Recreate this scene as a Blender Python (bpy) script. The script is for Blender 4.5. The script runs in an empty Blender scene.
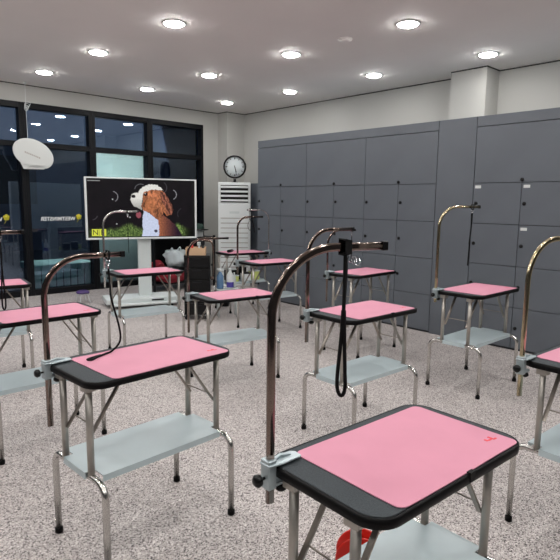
import bpy, bmesh, math, random
from mathutils import Vector, Matrix, noise
random.seed(7)
PI = math.pi
scn = bpy.context.scene
C = scn.collection

# ------------------------------------------------------------------ helpers
def lin(c):
    c = c / 255.0
    return c / 12.92 if c <= 0.04045 else ((c + 0.055) / 1.055) ** 2.4

def rgb(r, g, b):
    return (lin(r), lin(g), lin(b), 1.0)

def mat(name, col, rough=0.5, metal=0.0, spec=0.5, noise_scale=None, noise_amt=0.0, bump=0.0, bump_scale=200.0,
        alpha=1.0, trans=0.0, emit=None, estr=0.0, coat=0.0):
    m = bpy.data.materials.new(name)
    m.use_nodes = True
    nt = m.node_tree
    b = nt.nodes['Principled BSDF']
    b.inputs['Base Color'].default_value = col
    b.inputs['Roughness'].default_value = rough
    b.inputs['Metallic'].default_value = metal
    b.inputs['Specular IOR Level'].default_value = spec
    b.inputs['Alpha'].default_value = alpha
    b.inputs['Transmission Weight'].default_value = trans
    b.inputs['Coat Weight'].default_value = coat
    if emit:
        b.inputs['Emission Color'].default_value = emit
        b.inputs['Emission Strength'].default_value = estr
    tc = nt.nodes.new('ShaderNodeTexCoord')
    if noise_scale:
        n = nt.nodes.new('ShaderNodeTexNoise')
        n.inputs['Scale'].default_value = noise_scale
        n.inputs['Detail'].default_value = 4
        nt.links.new(tc.outputs['Object'], n.inputs['Vector'])
        r = nt.nodes.new('ShaderNodeValToRGB')
        r.color_ramp.elements[0].position = 0.3
        r.color_ramp.elements[1].position = 0.7
        r.color_ramp.elements[0].color = tuple(c * (1 - noise_amt) for c in col[:3]) + (1,)
        r.color_ramp.elements[1].color = tuple(min(1, c * (1 + noise_amt)) for c in col[:3]) + (1,)
        nt.links.new(n.outputs['Fac'], r.inputs['Fac'])
        nt.links.new(r.outputs['Color'], b.inputs['Base Color'])
    if bump:
        n2 = nt.nodes.new('ShaderNodeTexNoise')
        n2.inputs['Scale'].default_value = bump_scale
        nt.links.new(tc.outputs['Object'], n2.inputs['Vector'])
        bp = nt.nodes.new('ShaderNodeBump')
        bp.inputs['Strength'].default_value = bump
        bp.inputs['Distance'].default_value = 0.002
        nt.links.new(n2.outputs['Fac'], bp.inputs['Height'])
        nt.links.new(bp.outputs['Normal'], b.inputs['Normal'])
    return m

class MB:
    """collects shapes into one bmesh"""
    def __init__(s):
        s.bm = bmesh.new()
    def box(s, x0, x1, y0, y1, z0, z1, M=None):
        vs = [s.bm.verts.new((x, y, z)) for z in (z0, z1) for y in (y0, y1) for x in (x0, x1)]
        for f in ((0, 2, 3, 1), (4, 5, 7, 6), (0, 1, 5, 4), (2, 6, 7, 3), (0, 4, 6, 2), (1, 3, 7, 5)):
            s.bm.faces.new([vs[i] for i in f])
        if M is not None:
            for v in vs: v.co = M @ v.co
        return s
    def sweep(s, pts, sec, up=None, cap=True):
        pts = [Vector(p) for p in pts]
        n = len(pts)
        t0 = (pts[1] - pts[0]).normalized()
        if up is None:
            up = Vector((0, 0, 1)) if abs(t0.z) < 0.9 else Vector((1, 0, 0))
        a = (Vector(up) - t0 * t0.dot(Vector(up))).normalized()
        rings = []
        prev = t0
        for i, p in enumerate(pts):
            if i == 0: t = t0
            elif i == n - 1: t = (pts[i] - pts[i - 1]).normalized()
            else: t = ((pts[i] - pts[i - 1]).normalized() + (pts[i + 1] - pts[i]).normalized()).normalized()
            q = prev.rotation_difference(t)
            a = q @ a
            a = (a - t * t.dot(a)).normalized()
            b = t.cross(a)
            prev = t
            rings.append([s.bm.verts.new(p + a * u + b * v) for u, v in sec])
        k = len(sec)
        for i in range(n - 1):
            for j in range(k):
                f = s.bm.faces.new([rings[i][j], rings[i][(j + 1) % k], rings[i + 1][(j + 1) % k], rings[i + 1][j]])
                f.smooth = k > 8
        if cap:
            s.bm.faces.new(list(reversed(rings[0])))
            s.bm.faces.new(rings[-1])
        return s
    def tube(s, pts, r, k=12, up=None):
        return s.sweep(pts, [(r * math.cos(2 * PI * i / k), r * math.sin(2 * PI * i / k)) for i in range(k)], up)
    def bar(s, pts, w, h, up=None, ch=0.0):
        w /= 2; h /= 2
        if ch:
            sec = [(w - ch, -h), (w, -h + ch), (w, h - ch), (w - ch, h), (-w + ch, h), (-w, h - ch), (-w, -h + ch), (-w + ch, -h)]
        else:
            sec = [(w, -h), (w, h), (-w, h), (-w, -h)]
        return s.sweep(pts, sec, up)
    def lathe(s, prof, k=32, M=None):
        """prof: (r, z) pairs turned about z"""
        rings = []
        new = []
        for r, z in prof:
            if r < 1e-6:
                v = s.bm.verts.new((0, 0, z)); rings.append([v]); new.append(v)
            else:
                rg = [s.bm.verts.new((r * math.cos(2 * PI * i / k), r * math.sin(2 * PI * i / k), z)) for i in range(k)]
                rings.append(rg); new += rg
        for a, b in zip(rings, rings[1:]):
            for j in range(k):
                j2 = (j + 1) % k
                vs = []
                for v in ((a[j] if len(a) > 1 else a[0]), (a[j2] if len(a) > 1 else a[0]), (b[j2] if len(b) > 1 else b[0]), (b[j] if len(b) > 1 else b[0])):
                    if v not in vs: vs.append(v)
                if len(vs) > 2:
                    f = s.bm.faces.new(vs); f.smooth = True
        for rg, rev in ((rings[0], True), (rings[-1], False)):
            if len(rg) > 1: s.bm.faces.new(list(reversed(rg)) if rev else rg)
        if M is not None:
            for v in new: v.co = M @ v.co
        return s
    def prism(s, poly, z0, z1, M=None, fz=None):
        lo = [s.bm.verts.new((x, y, z0)) for x, y in poly]
        hi = [s.bm.verts.new((x, y, z1)) for x, y in poly]
        n = len(poly)
        s.bm.faces.new(list(reversed(lo))); s.bm.faces.new(hi)
        for i in range(n):
            s.bm.faces.new([lo[i], lo[(i + 1) % n], hi[(i + 1) % n], hi[i]])
        if M is not None:
            for v in lo + hi: v.co = M @ v.co
        return s
    def blob(s, c, rx, ry, rz, seed=0, amt=0.15, fr=4.0, sub=3):
        g = bmesh.ops.create_icosphere(s.bm, subdivisions=sub, radius=1)
        for v in g['verts']:
            d = 1 + amt * noise.noise(v.co * fr * 0.5 + Vector((seed * 3.1, seed, 0)))
            v.co = Vector((v.co.x * rx * d + c[0], v.co.y * ry * d + c[1], v.co.z * rz * d + c[2]))
        for v in g['verts']:
            for f in v.link_faces: f.smooth = True
        return s
    def mesh(s, name, m, bevel=0.0, seg=2, smooth=False):
        bmesh.ops.recalc_face_normals(s.bm, faces=s.bm.faces)
        if bevel:
            es = [e for e in s.bm.edges if len(e.link_faces) == 2 and e.calc_face_angle(0) > 0.5]
            bmesh.ops.bevel(s.bm, geom=es, offset=bevel, segments=seg, affect='EDGES', profile=0.5, clamp_overlap=True)
        me = bpy.data.meshes.new(name)
        s.bm.to_mesh(me); s.bm.free()
        for x in (m if isinstance(m, (list, tuple)) else [m]): me.materials.append(x)
        if smooth:
            for p in me.polygons: p.use_smooth = True
        return me

def obj(name, me, parent=None, loc=(0, 0, 0), rot=(0, 0, 0)):
    o = bpy.data.objects.new(name, me)
    C.objects.link(o)
    o.location = loc; o.rotation_euler = rot
    if parent is not None: o.parent = parent
    return o

def thing(name, label, cat, loc=(0, 0, 0), rz=0.0, group=None):
    o = bpy.data.objects.new(name, None)
    C.objects.link(o)
    o.empty_display_size = 0.1
    o.location = loc; o.rotation_euler = (0, 0, rz)
    return tag(o, label, cat, group)

def tag(o, label, cat, group=None):
    o['label'] = label; o['category'] = cat
    if group: o['group'] = group
    return o

def struct(o, label=None):
    o['kind'] = 'structure'
    if label: o['label'] = label
    return o

def rrect(x0, x1, y0, y1, r, n=6):
    pts = []
    for cx, cy, a0 in ((x1 - r, y1 - r, 0), (x0 + r, y1 - r, 90), (x0 + r, y0 + r, 180), (x1 - r, y0 + r, 270)):
        for i in range(n + 1):
            a = math.radians(a0 + 90 * i / n)
            pts.append((cx + r * math.cos(a), cy + r * math.sin(a)))
    return pts

def arcpts(c, u, v, r, a0, a1, n=8):
    c, u, v = Vector(c), Vector(u), Vector(v)
    return [c + u * r * math.cos(math.radians(a0 + (a1 - a0) * i / n)) + v * r * math.sin(math.radians(a0 + (a1 - a0) * i / n)) for i in range(n + 1)]

def smooth_path(P, n=6):
    P = [Vector(p) for p in P]
    out = []
    for i in range(len(P) - 1):
        p0 = P[max(i - 1, 0)]; p1 = P[i]; p2 = P[i + 1]; p3 = P[min(i + 2, len(P) - 1)]
        for k in range(n):
            t = k / n
            out.append(0.5 * ((2 * p1) + (-p0 + p2) * t + (2 * p0 - 5 * p1 + 4 * p2 - p3) * t * t + (-p0 + 3 * p1 - 3 * p2 + p3) * t ** 3))
    out.append(P[-1])
    return out

def text_mesh(s, size, m, name='lettering', mirror=False, extrude=0.0008):
    cu = bpy.data.curves.new(name, 'FONT')
    cu.body = s; cu.size = size; cu.extrude = extrude
    cu.offset = 0.0012 if mirror else 0
    cu.align_x = 'CENTER'; cu.align_y = 'CENTER'
    o = bpy.data.objects.new(name, cu); C.objects.link(o)
    dg = bpy.context.evaluated_depsgraph_get(); dg.update()
    me = bpy.data.meshes.new_from_object(o.evaluated_get(dg))
    bpy.data.objects.remove(o)
    if mirror:
        for v in me.vertices: v.co.x = -v.co.x
        me.flip_normals()
    me.materials.clear(); me.materials.append(m)
    return me

# ------------------------------------------------------------------ materials
M_wall = mat('wall paint', rgb(176, 175, 171), 0.7, bump=0.05, bump_scale=60)
M_ceil = mat('ceiling paint', rgb(242, 238, 235), 0.75, noise_scale=3, noise_amt=0.01)
M_darkwall = mat('darkened unseen wall', rgb(52, 54, 58), 0.6)  # unseen walls, darkened so the chrome arms reflect something dark
M_reveal = mat('shadow gap', rgb(40, 38, 38), 0.8)
M_locker = mat('grey laminate', rgb(92, 97, 104), 0.42, noise_scale=2.5, noise_amt=0.05, bump=0.04, bump_scale=12)
M_carc = mat('locker carcass', rgb(48, 51, 56), 0.6)
M_lock = mat('black lock', rgb(9, 9, 10), 0.45, spec=.3)
M_stk = mat('white sticker', rgb(205, 208, 206), 0.6)
M_frame = mat('window frame paint', rgb(9, 11, 16), 0.5, spec=.2)
M_rubtop = mat('black ribbed rubber top', rgb(50, 56, 60), 0.62, spec=.3, noise_scale=240, noise_amt=0.35, bump=0.5, bump_scale=500)
M_edge = mat('black rubber edge', rgb(7, 6, 7), 0.5, spec=.15)
M_pink = mat('pink mat', rgb(200, 135, 155), 0.6, spec=.3, noise_scale=7, noise_amt=0.03, bump=0.1, bump_scale=20)
M_red = mat('red print', rgb(215, 60, 70), 0.6)
M_leg = mat('galvanised tube', rgb(180, 175, 168), 0.42, metal=0.8, noise_scale=14, noise_amt=0.08)
M_chrome = mat('chrome bend', rgb(200, 198, 194), 0.24, metal=1.0)
M_arm = mat('chrome arm', rgb(138, 122, 114), 0.10, metal=1.0)
M_armgold = mat('brassy chrome arm', rgb(196, 182, 150), 0.18, metal=1.0)
M_shelf = mat('grey green shelf sheet', rgb(184, 198, 202), 0.3, noise_scale=5, noise_amt=0.05, spec=0.5)
M_brace = mat('dull brace', rgb(150, 142, 134), 0.35, metal=0.85)
M_cast = mat('cast aluminium', rgb(176, 188, 192), 0.38, metal=0.6, bump=0.1, bump_scale=60)
M_knob = mat('black plastic knob', rgb(10, 10, 11), 0.35, spec=.35)
M_strap = mat('black webbing', rgb(8, 8, 9), 0.7, spec=.2)
M_steel = mat('steel hook', rgb(190, 192, 196), 0.2, metal=1.0)
M_white = mat('white plastic', rgb(222, 226, 226), 0.35)
M_disc = mat('matt white disc', rgb(196, 198, 196), 0.55)
M_white2 = mat('off-white metal', rgb(205, 212, 212), 0.45)
M_black = mat('black plastic', rgb(9, 9, 11), 0.4, spec=.3)
M_dark = mat('dark rack metal', rgb(18, 20, 24), 0.5, spec=.3)
M_box = mat('cardboard', rgb(196, 164, 132), 0.8)
M_bag = mat('white bag', rgb(222, 232, 236), 0.5, bump=0.3, bump_scale=15)
M_redbag = mat('red cloth', rgb(140, 28, 44), 0.8)
M_reel = mat('red reel plastic', rgb(214, 36, 22), 0.35)
M_teal = mat('teal tarpaulin', rgb(140, 178, 174), 0.55, noise_scale=4, noise_amt=0.25)
M_film = bpy.data.materials.new('frosted teal film'); M_film.use_nodes = True
_n = M_film.node_tree; _n.nodes.clear()
_o = _n.nodes.new('ShaderNodeOutputMaterial'); _m = _n.nodes.new('ShaderNodeMixShader'); _d = _n.nodes.new('ShaderNodeBsdfDiffuse'); _t = _n.nodes.new('ShaderNodeBsdfTranslucent')
_d.inputs[0].default_value = rgb(206, 220, 216); _t.inputs[0].default_value = rgb(216, 226, 222); _m.inputs[0].default_value = .5
_n.links.new(_d.outputs[0], _m.inputs[1]); _n.links.new(_t.outputs[0], _m.inputs[2]); _n.links.new(_m.outputs[0], _o.inputs[0])
M_asph = mat('night asphalt', rgb(46, 52, 62), 0.7, noise_scale=30, noise_amt=0.3)
M_facade = mat('night facade', rgb(40, 52, 74), 0.6, noise_scale=1.2, noise_amt=0.3)
M_yellow = mat('yellow emblem', rgb(205, 196, 50), 0.5)
M_decal = mat('white window lettering', rgb(238, 242, 244), 0.5)
M_green = mat('dark green cloth', rgb(26, 52, 44), 0.8)
M_blue = mat('blue tinted bottle', rgb(120, 160, 200), 0.15, trans=0.4, alpha=1)
M_violet = mat('violet liquid', rgb(90, 80, 170), 0.2)
M_lime = mat('yellow green tub', rgb(196, 206, 120), 0.5)
M_purple = mat('purple plastic', rgb(74, 54, 110), 0.4)
M_blk_face = mat('clock face', rgb(222, 230, 232), 0.5)

# floor: fine speckled terrazzo-like vinyl
def floor_mat():
    m = bpy.data.materials.new('speckled floor'); m.use_nodes = True
    nt = m.node_tree; b = nt.nodes['Principled BSDF']
    tc = nt.nodes.new('ShaderNodeTexCoord')
    def N(scale, det=2):
        n = nt.nodes.new('ShaderNodeTexNoise'); n.inputs['Scale'].default_value = scale; n.inputs['Detail'].default_value = det
        nt.links.new(tc.outputs['Object'], n.inputs['Vector']); return n
    def R(src, st):
        r = nt.nodes.new('ShaderNodeValToRGB')
        e = r.color_ramp.elements
        e[0].position, e[0].color = st[0]; e[1].position, e[1].color = st[-1]
        for p, c in st[1:-1]:
            q = e.new(p); q.color = c
        nt.links.new(src, r.inputs['Fac']); return r
    n1 = nt.nodes.new('ShaderNodeTexVoronoi'); n1.inputs['Scale'].default_value = 205
    nt.links.new(tc.outputs['Object'], n1.inputs['Vector'])
    sp = nt.nodes.new('ShaderNodeSeparateColor'); nt.links.new(n1.outputs['Color'], sp.inputs[0])
    r1 = R(sp.outputs[0], [(0.0, rgb(48, 42, 43)), (0.14, rgb(104, 96, 96)), (0.30, rgb(170, 161, 159)), (0.75, rgb(196, 188, 185)), (1.0, rgb(232, 227, 223))])
    n2 = N(0.9, 3)
    r2 = R(n2.outputs['Fac'], [(0.3, (0.93, 0.93, 0.93, 1)), (0.7, (1, 1, 1, 1))])
    mx = nt.nodes.new('ShaderNodeMix'); mx.data_type = 'RGBA'; mx.blend_type = 'MULTIPLY'
    mx.inputs[0].default_value = 1
    nt.links.new(r1.outputs['Color'], mx.inputs[6]); nt.links.new(r2.outputs['Color'], mx.inputs[7])
    nt.links.new(mx.outputs[2], b.inputs['Base Color'])
    b.inputs['Roughness'].default_value = 0.5
    b.inputs['Specular IOR Level'].default_value = 0.35
    return m
M_floor = floor_mat()

def glass_mat():
    m = bpy.data.materials.new('window glass'); m.use_nodes = True
    nt = m.node_tree; nt.nodes.clear()
    o = nt.nodes.new('ShaderNodeOutputMaterial'); mx = nt.nodes.new('ShaderNodeMixShader')
    t = nt.nodes.new('ShaderNodeBsdfTransparent'); t.inputs['Color'].default_value = (0.78, 0.84, 0.86, 1)
    g = nt.nodes.new('ShaderNodeBsdfGlossy'); g.inputs['Roughness'].default_value = 0.02
    g.inputs['Color'].default_value = (0.62, 0.76, 1.0, 1)
    f = nt.nodes.new('ShaderNodeFresnel'); f.inputs['IOR'].default_value = 1.9
    nt.links.new(f.outputs[0], mx.inputs[0]); nt.links.new(t.outputs[0], mx.inputs[1]); nt.links.new(g.outputs[0], mx.inputs[2])
    nt.links.new(mx.outputs[0], o.inputs[0])
    return m
M_glass = glass_mat()

def emis(name, col, s):
    m = bpy.data.materials.new(name); m.use_nodes = True
    nt = m.node_tree; nt.nodes.clear()
    o = nt.nodes.new('ShaderNodeOutputMaterial'); e = nt.nodes.new('ShaderNodeEmission')
    e.inputs[0].default_value = col; e.inputs[1].default_value = s
    nt.links.new(e.outputs[0], o.inputs[0]); return m
M_lamp = emis('downlight glow', (1.0, 0.99, 0.965, 1), 122.0)

# ------------------------------------------------------------------ room shell
XL, XR, YB, YW, H = -2.6, 6.42, -2.6, 8.1, 2.957
def plate(name, *b, m=M_wall, bevel=0):
    return struct(obj(name, MB().box(*b).mesh(name, m, bevel)))
plate('floor', XL - .1, XR + .1, YB - .1, YW + .22, -0.1, 0, m=M_floor)
plate('ceiling', XL - .1, XR + .1, YB - .1, YW + .22, H, H + .1, m=M_ceil)
plate('wall_right', XR, XR + .1, YB - .1, YW + .22, 0, H)
plate('wall_left', XL - .1, XL, YB - .1, YW + .22, 0, H, m=M_darkwall)
plate('wall_back', XL, XR, YB - .1, YB, 0, H, m=M_darkwall)
wf = MB().box(XL, XR, YW, YW + .22, 2.72, H).box(5.70, XR, YW, YW + .22, 0, 2.72)
struct(obj('wall_front', wf.mesh('wall_front', M_wall)))
plate('wall_corner_pillar', 6.02, XR, 7.84, YW, 0, H)
plate('wall_pillar', 6.11, XR, 3.11, 3.56, 0, H)
tr = MB()  # dark strips for the ceiling gap, its shade put into the colour
g = 0.012
tr.box(XL, 6.02, YW - .006, YW, H - g, H).box(6.014, 6.02, 7.834, YW - .006, H - g, H).box(6.02, XR, 7.834, 7.84, H - g, H)
tr.box(XR - .006, XR, 3.56, 7.84, H - g, H).box(6.104, 6.11, 3.11, 3.56, H - g, H).box(6.104, XR, 3.104, 3.11, H - g, H).box(XR - .006, XR, YB, 3.104, H - g, H)
struct(obj('gap_shade_strip', tr.mesh('gap_shade_strip', M_reveal)))

# windows, one per bay
mull = [-2.6, -1.38, -0.38, 0.62, 1.64, 2.67, 3.665, 4.645, 5.70]
for i in range(8):
    a, b = mull[i], mull[i + 1]
    f = MB()
    w = 0.052
    l = a + (0 if i == 0 else 0.0); r = b
    f.box(l, l + w, YW + .0, YW + .12, 0, 2.72).box(r - w, r, YW + .0, YW + .12, 0, 2.72)
    f.box(l + w, r - w, YW, YW + .12, 2.64, 2.72).box(l + w, r - w, YW, YW + .12, 2.115, 2.19).box(l + w, r - w, YW, YW + .12, 0, 0.085)
    wo = struct(obj('window_%d' % (i + 1), f.mesh('window_frame', M_frame, 0.004, 1)))
    for z0, z1 in ((0.085, 2.115), (2.19, 2.64)):
        obj('glass_pane', MB().box(l + w, r - w, YW + .085, YW + .091, z0, z1).mesh('glass_pane', M_glass), wo)
    if i in (3, 4, 5):   # lettering stuck on the panes, seen from behind
        cx = {5: 3.13, 4: 2.10, 3: 1.07}[i]
        t = text_mesh('WESTMINSTER', 0.078, M_decal, mirror=True)
        o = obj('lettering', t, wo, (cx, YW + .083, 1.105), (PI / 2, 0, 0)); o['label'] = 'white mirrored lettering on the glass'
        fm = MB()
        for k in range(5):
            an = 2 * PI * k / 5 + .3
            fm.lathe([(0, 0), (.019, 0), (.019, .002), (0, .002)], 14, Matrix.Translation((.026 * math.cos(an), .026 * math.sin(an), 0)))
        fm.lathe([(0, 0), (.02, 0), (.02, .0025), (0, .0025)], 14).bar([(0, -.03, .001), (-.03, -.085, .001)], .012, .002)
        e = obj('emblem', fm.mesh('emblem', M_yellow), wo, (cx + .31, YW + .083, 1.135), (PI / 2, 0, 0)); e['label'] = 'yellow flower emblem on the glass'

# outside at night
struct(obj('ground', MB().box(-12, 16, YW + .22, 26, -0.2, -0.04).mesh('ground', M_asph)), 'dark street outside')
fc = thing('building', 'dark blue building front across the street behind the windows', 'building', (2, 16, -.04))
obj('wall', MB().box(-12, 12, 0, 1, 0, 2.95).mesh('wall', M_facade), fc)
fwm = MB().box(-.55, .55, -.03, .0, 1.0, 2.3).mesh('window', M_frame)
for k in range(7):
    obj('window', fwm, fc, (-9 + 3 * k, 0, .3))
cr = thing('covered_crate', 'low crate under a pale teal tarpaulin outside the window left of the screen', 'crate', (3.28, 8.70, -.04))
bm = MB(); poly = rrect(-.42, .42, -.33, .33, .05)
bm.prism(poly, 0, .42)
obj('crate_body', bm.mesh('crate_body', M_carc), cr)
cv = MB().box(-.45, .45, -.36, .36, .36, .455)
for k in range(9):
    x = -.44 + k * .11
    cv.box(x - .045, x + .05, -.37, -.355, .05 + .04 * math.sin(k * 2.1), .45)
obj('tarpaulin', cv.mesh('tarpaulin', M_teal, .012), cr)
def lamp(name, loc, e, col, size):
    l = bpy.data.lights.new(name, 'POINT'); l.energy = e; l.color = col; l.shadow_soft_size = size
    o = bpy.data.objects.new(name, l); C.objects.link(o); o.location = loc
lamp('panel_fill_light', (4.17, 8.85, 1.8), 130, (1.0, .98, .96), .12)  # added lamp, out of sight, brightens the panel from behind
fl = obj('privacy_panel', MB().box(3.74, 4.60, 8.26, 8.275, -.04, 2.12).mesh('privacy_panel', M_film, .002))
tag(fl, 'tall pale teal panel just outside the window bay behind the screen', 'panel')

# ------------------------------------------------------------------ ceiling lights
LP = [((2.775, 4.379), 'largest bright round ceiling light at the upper left'), ((2.714, 5.783), 'second round ceiling light of the leftmost row, above the screen'),
      ((2.641, 7.149), 'round ceiling light nearest the hanging oval disc'), ((4.241, 2.919), 'large round ceiling light right of the ceiling detector'),
      ((4.211, 4.361), 'round ceiling light left of the ceiling detector, third from the windows in the middle row'), ((4.168, 5.791), 'round ceiling light in the middle row, second from the windows'),
      ((4.058, 7.132), 'round ceiling light in the middle row nearest the windows'), ((5.656, 2.88), 'round ceiling light just in front of the wall pillar above the lockers'),
      ((5.591, 4.312), 'round ceiling light above the lockers, left of the pillar light'), ((5.575, 5.784), 'round ceiling light above the left end of the lockers'),
      ((5.485, 7.136), 'round ceiling light nearest the corner pillar above the clock')]
ring = MB().lathe([(.086, -.001), (.090, -.009), (.104, -.007), (.110, 0), (.086, 0)], 36).mesh('trim_ring', M_disc)
disc = MB().lathe([(.086, -.001), (.084, -.012), (.074, -.018), (.05, -.021), (.0, -.022)], 32).mesh('diffuser', M_lamp)
extra = [(x, y) for y in (-1.4, 0.0, 1.45) for x in (-1.5, -.1, 1.3, 2.75, 4.2, 5.6)] + [(x, y) for y in (2.9, 4.36, 5.78, 7.13) for x in (-1.5, -.1, 1.3)] + [(2.75, 2.9)]
for i, (p, lb) in enumerate(LP + [(p, None) for p in extra]):
    o = thing('ceiling_light', lb or 'round recessed ceiling light out of the photograph, nearer the viewer', 'light', (p[0], p[1], H), 0, 'recessed ceiling lights' if lb else 'unseen ceiling lights')
    obj('trim_ring', ring, o); obj('diffuser', disc, o)
dt = thing('ceiling_detector', 'flat round pale detector on the ceiling between the lights', 'detector', (4.203, 3.606, H))
obj('base_plate', MB().lathe([(.0, 0), (.07, 0), (.068, -.012), (.0, -.012)], 28).mesh('base_plate', M_ceil), dt)
obj('cap', MB().lathe([(0, -.012), (.05, -.012), (.042, -.022), (0, -.024)], 28).mesh('cap', M_ceil), dt)

# ------------------------------------------------------------------ lockers
XF = 5.12
def locker_unit(ya, yb, label, stickers=()):
    """ya = far edge (larger y), yb = near edge; front faces -x"""
    w = ya - yb
    t = thing('locker_unit', label, 'locker', (XF, (ya + yb) / 2, 0), 0, 'grey lockers along the right wall')
    obj('carcass', MB().box(.02, .90, -w / 2 + .001, w / 2 - .001, 0, 2.14).mesh('carcass', M_carc), t)
    gap = .0025
    def door(y1, y0, z0, z1, lk, st=None):
        cy, cz = (y0 + y1) / 2, (z0 + z1) / 2
        hw, hz = (y1 - y0) / 2 - gap, (z1 - z0) / 2 - gap
        d = obj('door', MB().box(0, .018, -hw, hw, -hz, hz).mesh('door', M_locker, .0015, 1), t, (0, cy, cz))
        R = Matrix.Rotation(-PI / 2, 4, 'Y')
        obj('lock', MB().lathe([(0, 0), (.017, 0), (.017, .007), (.012, .011), (0, .011)], 16, R).mesh('lock', M_lock), d, (0, lk[0] - cy, lk[1] - cz))
        if st:
            s = obj('sticker', MB().box(-.0012, 0, -.03, .03, -.014, .014).mesh('sticker', M_stk), d, (0, hw - .045, hz - .035)); s['label'] = 'small white number sticker'
            obj
    door(w / 2, -w / 2, 1.6, 2.14, (0, 1.625))
    for c in range(2):
        y1 = w / 2 - c * w / 2; y0 = y1 - w / 2
        for r in range(4):
            door(y1, y0, .02 + r * .395, .02 + (r + 1) * .395, (y1 - .035, .02 + (r + .5) * .395), (c, r) in stickers)
    return t
ys = [5.95, 4.99, 4.03, 3.09]
locker_unit(ys[0], ys[1], 'grey locker unit at the far left end, next to the air conditioner')
locker_unit(ys[1], ys[2], 'grey locker unit second from the left end, behind the front table arm')
locker_unit(ys[2], ys[3], 'grey locker unit left of the plain filler panel')
locker_unit(2.67, 1.72, 'grey locker unit with number stickers, right of the plain filler panel', ((0, 3), (1, 3), (1, 2)))
locker_unit(1.72, .77, 'grey locker unit at the right edge of the photo')
tag(obj('filler_panel', MB().box(XF, XF + .9, 2.674, 3.086, 0, 2.24).mesh('filler_panel', M_locker, .0015, 1)), 'plain tall grey filler panel between the two runs of lockers', 'panel')
tag(obj('cornice_panel', MB().box(XF, XF + .9, 3.09, 5.95, 2.143, 2.24).mesh('cornice_panel', M_locker, .0015, 1)), 'long grey cornice strip on top of the left run of lockers', 'panel')
tag(obj('cornice_panel', MB().box(XF, XF + .9, .77, 2.67, 2.143, 2.24).mesh('cornice_panel', M_locker, .0015, 1)), 'grey cornice strip on top of the right run of lockers', 'panel')

# ------------------------------------------------------------------ grooming tables
L, W, HT = .636, .38, .75
LX, LY = .285, .10       # upper legs
FY = .197                # feet
ZS = .365                # height of the leg bend / shelf
def corner_arc(p, a, b, r, n=6):
    """round the corner at p between directions a (incoming from) and b"""
    p = Vector(p); a = Vector(a).normalized(); b = Vector(b).normalized()
    s = p + a * r; e = p + b * r; c = s + b * r
    return arcpts(c, -b, -a, r, 0, 90, n)
me_top = MB().prism(rrect(-L / 2 + .003, L / 2 - .003, -W / 2 + .003, W / 2 - .003, .062, 8), HT - .018, HT).mesh('tabletop', M_rubtop, .002, 1)
eb = MB()
outer = [Vector((x, y, HT - .0125)) for x, y in rrect(-L / 2 + .004, L / 2 - .004, -W / 2 + .004, W / 2 - .004, .064, 10)]
sec = [(-.0135, .0), (-.0115, .004), (0, .0055), (.010, .004), (.0125, 0), (.0125, -.005), (-.0135, -.005)]
def ring_sweep(mb, pts, sec):
    n = len(pts); rg = []
    for i, p in enumerate(pts):
        t = (pts[(i + 1) % n] - pts[i - 1]).normalized(); o = Vector((t.y, -t.x, 0))
        rg.append([mb.bm.verts.new(p + o * v + Vector((0, 0, u))) for u, v in sec])
    k = len(sec)
    for i in range(n):
        for j in range(k):
            f = mb.bm.faces.new([rg[i][j], rg[i][(j + 1) % k], rg[(i + 1) % n][(j + 1) % k], rg[(i + 1) % n][j]]); f.smooth = True
ring_sweep(eb, outer, sec)
me_edge = eb.mesh('edge_band', M_edge)
lg = MB().tube([(0, 0, ZS), (0, 0, .732)], .0125, 14)
lg.box(-.02, .02, -.02, .02, .700, .7325)
me_leg = lg.mesh('leg', M_leg)
R_ = .055
pu = [(0, -FY, .02)] + corner_arc((0, -FY, ZS), (0, 0, -1), (0, 1, 0), R_, 8) + corner_arc((0, FY, ZS), (0, -1, 0), (0, 0, -1), R_, 8) + [(0, FY, .02)]
me_u = MB().tube(pu, .0125, 14, up=(1, 0, 0)).mesh('leg_frame', M_chrome)
me_foot = MB().lathe([(0, 0), (.0155, 0), (.0155, .024), (0, .024)], 18).mesh('rubber_foot', M_edge, .002, 1)
br = MB()
for s in (-1, 1):
    y = s * (LY - .018)
    br.bar([(0, y, .50), (.04, y, .56), (.155, y, .732)], .016, .006, up=(0, 1, 0))
    br.box(.13, .19, y - .012, y + .012, .726, .7325)
br.tube([(.030, -LY + .018, .545), (.030, LY - .018, .545)], .0028, 8)
me_brace = br.mesh('brace', M_brace)
sh = MB()
sh.prism([(-.30, -.085), (-.285, -.085), (-.265, -.085), (-.265, -.145), (.265, -.145), (.265, -.085), (.30, -.085), (.30, .085), (.265, .085), (.265, .145), (-.265, .145), (-.265, .085), (-.30, .085)], ZS + .013, ZS + .017)
sh.box(-.302, -.298, -.085, .085, ZS - .010, ZS + .017).box(.298, .302, -.085, .085, ZS - .010, ZS + .017)
sh.box(-.265, .265, -.148, -.144, ZS - .008, ZS + .017).box(-.265, .265, .144, .148, ZS - .008, ZS + .017)
me_shelf = sh.mesh('shelf', M_shelf)
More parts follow.
